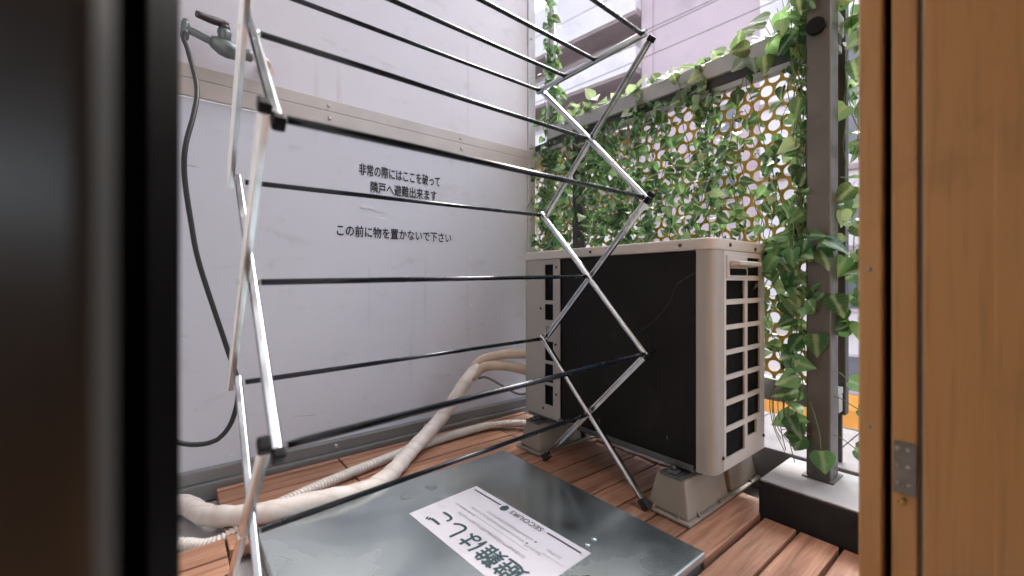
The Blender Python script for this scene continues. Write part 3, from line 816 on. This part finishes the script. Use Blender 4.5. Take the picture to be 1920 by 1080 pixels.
# ------------------------------------------------------------------ plinth, railing, downpipe
pl = thing('plinth', (1.17, -0.3, -0.036), 'concrete plinth, sides coloured dark as shade, carrying the railing post beside the wooden door frame', 'plinth')
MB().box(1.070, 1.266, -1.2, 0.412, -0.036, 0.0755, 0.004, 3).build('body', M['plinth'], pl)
MB().box(1.0715, 1.266, -1.2, 0.4105, 0.0757, 0.080, 0.002, 2).build('cap', M['plinth_top'], pl)  # separate pale slab so the plinth top is coloured as lit
RU = 1.255
rl = thing('balcony_railing', (RU, 0.4, 0.08), 'grey balcony railing with a mustard yellow panel punched with round holes', 'railing')
rt = MB().box(1.232, 1.292, 0.301, 1.30, 1.140, 1.192, 0.006, 3)
rt.build('handrail', M['rail'], rl)
MB().box(1.246, 1.268, 0.301, 1.40, 1.112, 1.139, 0.002).build('panel_channel', M['rail_dark'], rl)
MB().box(1.243, 1.272, 0.301, 1.40, 1.096, 1.1115, 0.002).build('panel_channel', M['rail'], rl)
MB().box(1.238, 1.280, 0.301, 1.40, 0.268, 0.284, 0.002).build('bottom_rail', M['rail'], rl)
MB().box(1.244, 1.275, 0.301, 1.40, 0.225, 0.2675, 0.002).build('bottom_rail', M['rail'], rl)
mp = MB().box(1.172, 1.232, 0.299, 0.347, 0.0805, 2.31, 0.004, 3)
mp.build('front_post', M['post'], rl)
MB().cyl((1.160, 0.326, 1.135), (1.1715, 0.326, 1.135), 0.019, 24).build('bumper', M['blackplastic'], rl)
MB().box(1.165, 1.240, 0.292, 0.354, 0.0802, 0.084, 0.001).build('post_foot', M['rail_dark'], rl)
MB().box(1.295, 1.325, 0.300, 0.335, 0.21, 2.31, 0.003).build('rear_post', M['rail_dark'], rl)
MB().box(1.305, 1.316, 0.310, 0.325, 0.0885, 0.2095, 0.002).build('rear_post', M['rail_dark'], rl)
MB().box(1.225, 1.2424, 1.095, 1.15, -0.036, 1.1385, 0.003).build('corner_post', M['rail_dark'], rl)
# perforated sheet: hexagonal cells with round holes, real thickness
HP, HR = 0.0372, 0.0148
pb = MB(); bm = pb.bm
yA, yB, zA, zB = 0.352, 1.395, 0.284, 1.096
rowh = HP * math.sqrt(3) / 2
NS = 18
def hexr(a):            # radius of a pointy-top hexagon with flat-to-flat HP at angle a
    q = (a % (math.pi / 3)) - math.pi / 6
    # flats face 0,60,.. degrees
    q = ((a + math.pi / 6) % (math.pi / 3)) - math.pi / 6
    return (HP / 2) / math.cos(q)
xs_f, xs_b = RU, RU + 0.0022
rcount = 0
z = zA
while z < zB + rowh:
    y = yA + (HP / 2 if rcount % 2 else 0)
    while y < yB + HP:
        ri = []; ro_ = []; rb_ = []
        for k in range(NS):
            a = 2 * math.pi * k / NS + math.pi / 6
            cy, cz = math.cos(a), math.sin(a)
            h_ = hexr(a)
            oy = min(max(y + cy * h_, yA), yB); oz = min(max(z + cz * h_, zA), zB)
            iy = min(max(y + cy * HR, yA), yB); iz = min(max(z + cz * HR, zA), zB)
            ro_.append(bm.verts.new((xs_f, oy, oz))); ri.append(bm.verts.new((xs_f, iy, iz))); rb_.append(bm.verts.new((xs_b, iy, iz)))
        for k in range(NS):
            k2 = (k + 1) % NS
            for q in ((ro_[k], ro_[k2], ri[k2], ri[k]), (ri[k], ri[k2], rb_[k2], rb_[k])):
                try: bm.faces.new(q)
                except ValueError: pass
        y += HP
    z += rowh; rcount += 1
pb.build('perforated_panel', M['mustard'], rl)

dpz = thing('downpipe', (1.262, 1.352, 0), 'grey downpipe beside the partition edge with ivy growing round it', 'downpipe')
MB().cyl((1.29, 1.335, -0.036), (1.29, 1.335, 2.315), 0.0215, 24).build('pipe', M['downpipe'], dpz)
for z in (0.62, 1.03, 1.5):
    MB().cyl((1.29, 1.335, z), (1.29, 1.335, z + 0.03), 0.0255, 24).build('bracket', M['downpipe'], dpz)

# ------------------------------------------------------------------ ivy
LR = random.Random(21)
def add_leaf(mb, p, tip, nrm, size, fold=0.25, curl=0.2):
    bm, uvl = mb.bm, mb.uv
    tip = Vector(tip).normalized(); nrm = Vector(nrm)
    nrm = (nrm - tip * nrm.dot(tip)).normalized(); sd_ = tip.cross(nrm)
    prof = [(0.0, 0.0), (-0.06, 0.20), (0.04, 0.37), (0.22, 0.45), (0.45, 0.385), (0.68, 0.24), (0.88, 0.09), (1.0, 0.0)]
    def P(t, s): 
        return p + tip * (t * size) + sd_ * (s * size) + nrm * (size * (abs(s) * fold - curl * t * t))
    midts = [0.0, 0.05, 0.13, 0.26, 0.46, 0.68, 0.88, 1.0]
    mid = [bm.verts.new(P(t, 0)) for t in midts]
    for sgn in (1, -1):
        out = [mid[0]] + [bm.verts.new(P(t, s * sgn)) for t, s in prof[1:-1]] + [mid[-1]]
        for k in range(len(prof) - 1):
            q = [(mid[k], midts[k], 0), (out[k], prof[k][0], prof[k][1] * sgn), (out[k + 1], prof[k + 1][0], prof[k + 1][1] * sgn), (mid[k + 1], midts[k + 1], 0)]
            seen = []; 
            for it in q:
                if it[0] not in [x[0] for x in seen]: seen.append(it)
            if len(seen) < 3: continue
            if sgn < 0: seen = seen[::-1]
            f = bm.faces.new([x[0] for x in seen]); f.smooth = True
            for lp, it in zip(f.loops, seen): lp[uvl].uv = (it[1], it[2] + 0.5)
def rv(s): return Vector((LR.uniform(-s, s), LR.uniform(-s, s), LR.uniform(-s, s)))
def strand(lm, sm, pts, spacing, size, face, spread=0.02, petiole=0.02, down=0.7, sv=0.35):
    """leafy strand along pts; face = the side the leaves turn to"""
    pts = [Vector(p) for p in pts]
    sm.tube(pts, 0.0011, 5, True)
    acc = 0; nxt = spacing * LR.random()
    for a, b in zip(pts, pts[1:]):
        L = (b - a).length
        while nxt < acc + L:
            q = a.lerp(b, (nxt - acc) / L)
            out = (Vector(face) + rv(0.9)).normalized()
            base = q + out * petiole * LR.uniform(0.5, 1.3) + rv(spread)
            sm.tube([q, q.lerp(base, .5) + rv(.003), base], 0.0007, 4, False)
            tip = Vector((0, 0, -down)) + rv(0.75) + out * 0.3
            add_leaf(lm, base, tip, Vector(face) + rv(0.75), size * LR.uniform(1 - sv, 1 + sv), LR.uniform(-0.1, 0.45), LR.uniform(0, 0.4))
            nxt += spacing * LR.uniform(0.6, 1.4)
        acc += L
def ivy(name, loc, label, fill, mat='leaf'):
    t = thing(name, loc, label, 'ivy')
    lm, sm = MB(), MB()
    fill(lm, sm)
    lm.build('leaves', M[mat], t); sm.build('stem', M['stem'], t)
    return t
def hang(x, y, z0, z1, wob=0.02, step=0.035):
    n = max(3, int((z0 - z1) / step)); pts = []
    ph = LR.uniform(0, 9)
    for i in range(n + 1):
        t = i / n
        pts.append((x + LR.uniform(-.004, .004), y + wob * math.sin(ph + 5 * t) + LR.uniform(-.006, .006), z0 + (z1 - z0) * t))
    return pts
def fill_screen(lm, sm):
    n = 58
    for i in range(n):
        y = 0.37 + (1.385 - 0.37) * (i + LR.uniform(-.4, .4)) / (n - 1)
        sparse = y < 0.56
        if sparse and LR.random() < 0.15: continue
        if LR.random() < 0.1 or 1.075 < y < 1.165: continue
        ztop = 1.11 if not (sparse and LR.random() < .6) else LR.uniform(0.88, 1.04)
        zb = LR.uniform(0.30, 0.6)
        strand(lm, sm, hang(1.240 - LR.random() * .016, y, ztop, zb, LR.uniform(.02, .06)), 0.023 if not sparse else 0.030, 0.028, (-1, -0.25, 0.25), 0.014, 0.012, 0.45, 0.5)
    for i in range(9):            # sideways runners
        y0 = LR.uniform(0.5, 0.9); z0 = LR.uniform(0.7, 1.08)
        pts = [(1.238, y0 + .45 * k / 12, z0 - .10 * math.sin(k / 12 * 3.0) + LR.uniform(-.008, .008)) for k in range(13)]
        strand(lm, sm, pts, 0.024, 0.029, (-1, -.25, .25), 0.014, 0.012, 0.3, 0.5)
ivy('screen_ivy', (1.24, 0.9, 0.28), 'dense curtain of trailing ivy over the yellow perforated panel', fill_screen)
def cluster(lm, sm, n, c, ext, size, face, down=0.5):
    for k in range(n):
        p = Vector(c) + Vector((LR.uniform(-1, 1) * ext[0], LR.gauss(0, .5) * ext[1], LR.uniform(-1, 1) * ext[2]))
        f = (Vector(face) + rv(0.7)).normalized()
        tip = Vector((0, LR.uniform(-.8, .8), -down)) + rv(0.6)
        q = p - f * LR.uniform(.008, .02) - tip.normalized() * .018
        sm.tube([q, q.lerp(p, .5) + rv(.003), p], 0.0008, 4, False)
        add_leaf(lm, p, tip, f, size * LR.uniform(.6, 1.3), LR.uniform(-.1, .5), LR.uniform(0, .45))
def fill_post(lm, sm):
    for k in range(6):
        y = 0.366 + LR.uniform(-0.010, 0.016); x = 1.20 + LR.uniform(-.015, .03)
        strand(lm, sm, hang(x, y, LR.uniform(1.15, 1.40), LR.uniform(0.62, 0.75), 0.007), 0.040, 0.034, (-0.8, -0.3, 0.2), 0.006, 0.010, 0.6, 0.5)
    for k in range(5):            # thin bare runners up the post edge
        y = 0.362 + LR.uniform(-0.016, 0.02)
        sm.tube(hang(1.168 + LR.uniform(0, .03), y, 1.35, LR.uniform(0.55, 0.7), 0.010), 0.0010, 5)
    cluster(lm, sm, 16, (1.185, 0.375, 1.175), (.025, .045, .06), 0.046, (-1, -.2, .3))
    cluster(lm, sm, 18, (1.175, 0.405, 0.585), (.03, .06, .085), 0.042, (-1, -.2, .3))
    cluster(lm, sm, 17, (1.152, 0.345, 0.565), (.015, .055, .09), 0.044, (-1, -.3, .3))
    cluster(lm, sm, 11, (1.180, 0.395, 0.45), (.02, .05, .06), 0.038, (-1, -.2, .3))
    cluster(lm, sm, 16, (1.158, 0.362, 0.345), (.015, .022, .07), 0.042, (-1, -.3, .3))
    cluster(lm, sm, 12, (1.155, 0.362, 0.225), (.012, .02, .05), 0.042, (-1, -.3, .3))
    for k in range(4):            # stems that carry the clusters
        y = 0.355 + LR.uniform(-.02, .03)
        sm.tube(hang(1.165 + LR.uniform(-.006, .02), y, 0.70, 0.17 + .02 * k, 0.012), 0.0013, 5)
    for k in range(7):            # loose bare loops
        y = 0.362 + LR.uniform(0, 0.03); w = LR.uniform(.01, .035)
        sm.tube(spline([(1.165, y, 0.33 - .01 * k), (1.15, y + w, 0.26), (1.15, y + w * .8, 0.19), (1.155, y + LR.uniform(-.01, .015), 0.11 + .012 * k)], .01), 0.0010, 5)
    sm.tube(spline([(1.16, 0.335, 0.26), (1.158, 0.318, 0.20), (1.152, 0.312, 0.155)], .01), 0.0012, 5)
    add_leaf(lm, Vector((1.152, 0.312, 0.155)), (0.1, -0.15, -1), (-1, -.4, .2), 0.056, .15, .1)
    add_leaf(lm, Vector((1.160, 0.325, 0.42)), (-.1, -.1, -1), (-1, -.3, .2), 0.055, .2, .1)
ivy('post_ivy', (1.17, 0.35, 0.2), 'leafy ivy trailing down the left side of the thick front railing post', fill_post)
def fill_right(lm, sm):
    for k in range(6):
        y = 0.262 + LR.uniform(-0.045, 0.030); x = 1.275 + LR.uniform(-.02, .03)
        strand(lm, sm, hang(x, y, LR.uniform(1.2, 1.45), LR.uniform(0.50, 0.85), 0.014), 0.050, 0.040, (-0.7, -0.7, 0.2), 0.014, 0.018, 0.6, 0.5)
    cluster(lm, sm, 12, (1.26, 0.262, 1.17), (.03, .035, .07), 0.044, (-.8, -.5, .3))
    cluster(lm, sm, 26, (1.235, 0.262, 0.53), (.03, .04, .10), 0.046, (-.8, -.5, .3))
    cluster(lm, sm, 10, (1.245, 0.265, 0.72), (.03, .035, .08), 0.042, (-.8, -.5, .3))
    for (z, y, s_) in ((0.315, 0.262, .05), (0.255, 0.245, .045), (0.165, 0.25, .06)):
        q = Vector((1.20, 0.300, z + .02)); e = Vector((1.20, y + .01, z))
        sm.tube(spline([Vector((1.165, 0.352, z + .015)), q, e], .01), 0.0011, 5)
        add_leaf(lm, e, (0.1, -1, -.25), (-0.7, -.2, .7), s_, .15, .15)
ivy('side_ivy', (1.27, 0.26, 0.4), 'loose ivy between the front post and the wooden door frame', fill_right)
def fill_pipe(lm, sm):
    for k in range(7):
        a = LR.uniform(2.2, 6.0)
        x = 1.29 + 0.028 * math.cos(a); y = 1.335 + 0.03 * math.sin(a)
        strand(lm, sm, hang(x - .004, y, LR.uniform(1.5, 1.9), LR.uniform(0.45, 1.1), 0.022), 0.040, 0.036, (-0.8, -0.6, 0.2), 0.014, 0.012)
ivy('pipe_ivy', (1.27, 1.33, 0.4), 'pale green ivy climbing the grey downpipe beside the partition edge', fill_pipe)
def fill_rail(lm, sm):
    for (y0, y1) in ((1.28, 0.95), (1.0, 0.72), (0.75, 0.5), (0.55, 0.36), (1.25, 0.6)):
        n = 14
        pts = [(1.262 + 0.022 * math.sin(i * .9 + y0 * 7), y0 + (y1 - y0) * i / n, 1.195 + 0.006 * math.sin(i * 1.7)) for i in range(n + 1)]
        strand(lm, sm, pts, 0.024, 0.044, (-0.4, -0.1, 1.0), 0.010, 0.008, 0.2)
    for (y, z) in ((0.70, 1.13), (0.86, 1.13), (0.50, 1.15), (0.64, 1.12)):
        strand(lm, sm, hang(1.228, y, 1.19, z - .03, .006), 0.022, 0.042, (-1, -.2, .2), 0.008, 0.006)
    for (y, z) in ((0.43, 1.30), (0.46, 1.26), (0.50, 1.235), (0.58, 1.215), (0.40, 1.34), (0.47, 1.24), (0.62, 1.205)):
        sm.tube([(1.262, y - .02, 1.195), (1.262, y, z)], 0.001, 5)
        add_leaf(lm, Vector((1.262, y, z)), (-.2, .7, .2 + LR.uniform(-.5, .3)), (-.8, -.2, .5), LR.uniform(.042, .056), .15, .2)
    for k in range(14):
        y = LR.uniform(1.02, 1.27); z = LR.uniform(1.20, 1.26)
        add_leaf(lm, Vector((1.26 + LR.uniform(-.03, .03), y, z)), rv(1) + Vector((0, .3, .3)), (-.7, -.2, .5) , LR.uniform(.035, .05), .2, .2)
ivy('rail_ivy', (1.262, 0.8, 1.19), 'pale ivy sprigs lying along the top of the grey handrail', fill_rail, 'leaf_pale')
def fill_corner(lm, sm):
    for k in range(3):
        strand(lm, sm, hang(1.218 + LR.uniform(-.006, .004), 1.10 + LR.uniform(-.02, .07), 1.14, LR.uniform(0.6, 0.95), 0.012), 0.042, 0.042, (-1, -.4, .2), 0.012, 0.008)
ivy('corner_ivy', (1.22, 1.12, 0.6), 'a few ivy strands on the dark corner post left of the yellow panel', fill_corner)

# ------------------------------------------------------------------ wooden door frame on the right
JU = 0.632
df = thing('door_frame', (JU, 0.05, -0.03), 'brown wooden door frame close by on the right with a dull hinge plate', 'door frame')
def zbox(name, x0, x1, y0, y1, mat, bev=0.002):
    return MB().box(x0, x1, y0, y1, -0.034, 2.31, bev, 3).build(name, M[mat], df)
ja = MB().box(JU, JU + 0.07, 0.1125, 0.1345, -0.034, 2.31, 0.0035, 3)
ja.build('outer_stile', M['jamb'], df)
zbox('gap_seal', JU + 0.016, JU + 0.06, 0.1058, 0.112, 'darkdoor', 0)
zbox('inner_stile', JU + 0.003, JU + 0.07, 0.0835, 0.1055, 'jamb', 0.003)
zbox('gap_seal', JU + 0.007, JU + 0.06, 0.0795, 0.083, 'gapgrey', 0)
zbox('bead', JU - 0.007, JU - 0.0022, -0.55, 0.0275, 'jamb', 0.0015)
zbox('door_leaf', JU - 0.002, JU + 0.036, -0.55, 0.0792, 'jamb', 0.003)
hg = MB().box(JU + 0.0012, JU + 0.0045, 0.0842, 0.1035, 0.304, 0.362, 0.001).build('hinge', M['hinge'], df)
for z in (0.354, 0.335, 0.316):
    for y in (0.0995, 0.0905):
        MB().dome((JU + 0.0012, y, z), (-1, 0, 0), 0.0026, 0.0012).build('screw', M['screw'], hg)
kb = MB(); kb.tube([(JU + .003, 0.0945, 0.298), (JU - .004, 0.0945, 0.298), (JU - .008, 0.0945, 0.298), (JU - .0095, 0.0945, 0.298)], .003, 14, True, lambda i, n: (0.0022, 0.0024, 0.0033, 0.0018)[i])
kb.build('catch_pin', M['gold'], df)
MB().dome((JU, 0.1245, 0.555), (-1, 0, 0), 0.0026, 0.0012).build('screw', M['screw'], df)
MB().dome((JU, 0.1245, 0.372), (-1, 0, 0), 0.0022, 0.001).build('screw', M['screw'], df)

# ------------------------------------------------------------------ dark door edge, very near on the left
dd = thing('sliding_door', (-0.05, 0.28, -0.03), 'dark glossy door edge very close on the left, out of focus', 'door')
vn = Vector((0.6252, 0.7804, 0)); vr = Vector((0.7804, -0.6252, 0))
def dpoly(z, lat, poly, name, mat, bev=0.0015):
    e = vn * z + vr * lat
    MB().prism(poly, (e.x, e.y, -0.034), vr, vn, (0, 0, 1), 2.34, bev).build(name, M[mat], dd)
dpoly(0.215, -0.1855, [(0, 0), (0, 0.022), (-0.060, 0.022), (-0.060, 0)], 'stile', 'darkdoor')
dpoly(0.090, -0.0900, [(0, 0.001), (-0.004, 0), (-0.026, -0.001), (-0.050, 0.001), (-0.050, 0.006), (0, 0.006)], 'moulding', 'doorbrown', 0.0004)
dpoly(0.100, -0.1455, [(0, 0), (0, 0.03), (-0.14, 0.03), (-0.14, 0)], 'door_panel', 'darkdoor')

# ------------------------------------------------------------------ across the street
P0 = Vector((18.15, 12.37, 0)); e1 = Vector((0.131, -0.991, 0)).normalized(); nf = Vector((-0.991, -0.131, 0)).normalized()
BM = Matrix(((e1.x, nf.x, 0, P0.x), (e1.y, nf.y, 0, P0.y), (0, 0, 1, 0), (0, 0, 0, 1)))
bd = thing('apartment_building', (P0.x, P0.y, -6.5), 'pink rendered apartment block with white balconies across the street', 'building')
def bb(mb, s0, s1, n0, n1, z0, z1, bev=0): mb.box(s0, s1, n0, n1, z0, z1, bev, 2, BM); return mb
bb(MB(), -16, 5.25, -9, -1.2, -6.5, 18).build('wall', M['palewall'], bd)
w2 = bb(MB(), 0.05, 5.25, -1.199, 0.0, -6.5, 18)
bb(w2, 0.05, 0.62, 0.0, 0.10, -6.5, 18)
w2.build('wall', M['pinkwall'], bd)
for i, z in enumerate((-3.2, -0.4, 2.5, 5.35, 8.25, 11.1, 13.95)):
    sl = bb(MB(), -16, 0.0, -1.199, 0.55, z - 0.30, z, 0.02)
    bl = sl.build('balcony', M['soffit'], bd)
    p = bb(MB(), -16, 0.02, 0.551, 0.65, z - 0.18, z + 0.92, 0.02)
    bb(p, -0.08, 0.02, -1.1, 0.55, z + 0.001, z + 0.92, 0.02)
    p.build('parapet', M['palewall'], bl)
    rr = bb(MB(), -16, 0.02, 0.56, 0.62, z + 1.04, z + 1.10)
    for q in range(16): bb(rr, -15.9 + q * 1.05, -15.86 + q * 1.05, 0.57, 0.61, z + 0.921, z + 1.04)
    rr.build('balcony_rail', M['winframe'], bl)
    for s_ in (-13.5, -9.8, -6.1, -2.6):
        f = bb(MB(), s_ - 0.95, s_ + 0.95, -1.199, -1.12, z + 0.05, z + 2.1)
        fo = f.build('window', M['winframe'], bd)
        g = MB()
        for a, b_ in ((-0.87, -0.03), (0.03, 0.87)): bb(g, s_ + a, s_ + b_, -1.119, -1.10, z + 0.14, z + 2.02)
        g.build('pane', M['winglass'], fo)
for z in (1.2, 4.1, 7.0):
    f = bb(MB(), 3.0, 4.4, 0.001, 0.08, z, z + 1.3); fo = f.build('window', M['winframe'], bd)
    bb(MB(), 3.08, 4.32, 0.081, 0.10, z + .08, z + 1.22).build('pane', M['winglass'], fo)
bw = thing('white_building', (P0.x + e1.x * 8, P0.y + e1.y * 8, -6.5), 'white plastered building next to the pink apartment block', 'building')
bb(MB(), 5.3, 30, -9, 0.35, -6.5, 16.5).build('wall', M['palewall'], bw)
for z in (-3.4, -0.5, 2.4, 5.3, 8.2):
    for s_ in (8.35, 12.0, 15.5, 19):
        f = bb(MB(), s_ - 0.8, s_ + 0.8, 0.351, 0.45, z, z + 1.4); fo = f.build('window', M['winframe'], bw)
        bb(MB(), s_ - 0.7, s_ + 0.7, 0.451, 0.47, z + .1, z + 1.3).build('pane', M['winglass'], fo)
    bb(MB(), 5.3, 30, 0.351, 0.50, z - 0.75, z - 0.55, 0.02).build('string_course', M['soffit'], bw)
aw = thing('shop_awning', (P0.x, P0.y, -4.6), 'orange shop awning on the ground floor of the building across the street', 'awning')
a_ = MB()
pr = [(0.0, 0.0), (0.9, -0.35), (0.9, -0.95), (0.86, -0.95), (0.86, -0.38), (0.0, -0.05)]
a_.prism(pr, P0 + e1 * 4.2 + nf * 0.50 + Vector((0, 0, -3.45)), nf, (0, 0, 1), e1, 9.0)
a_.build('canopy', M['orange'], aw)
ar = MB()
for q in range(4):
    s_ = 4.5 + q * 2.8
    ar.cyl(P0 + e1 * s_ + nf * 0.5 + Vector((0, 0, -4.4)), P0 + e1 * s_ + nf * 1.36 + Vector((0, 0, -3.95)), 0.02, 8)
    ar.build('awning_arm', M['winframe'], aw); ar = MB()
for k, (n_, z0, z1, lab) in enumerate(((8.0, 7.9, 8.5, 'upper thin power line crossing in front of the pink wall'), (8.0, 8.4, 8.35, 'middle thin power line crossing in front of the pink wall'), (8.1, 7.2, 7.75, 'lower thin power line crossing in front of the pink wall'))):
    A = P0 + e1 * -14 + nf * n_ + Vector((0, 0, z0)); B = P0 + e1 * 16 + nf * n_ + Vector((0, 0, z1))
    pts = [A.lerp(B, i / 24) - Vector((0, 0, 0.5 * 4 * (i / 24) * (1 - i / 24))) for i in range(25)]
    tag(MB().tube(pts, 0.011, 6).build('power_line', M['wire']), lab, 'power line', 'power lines over the street')
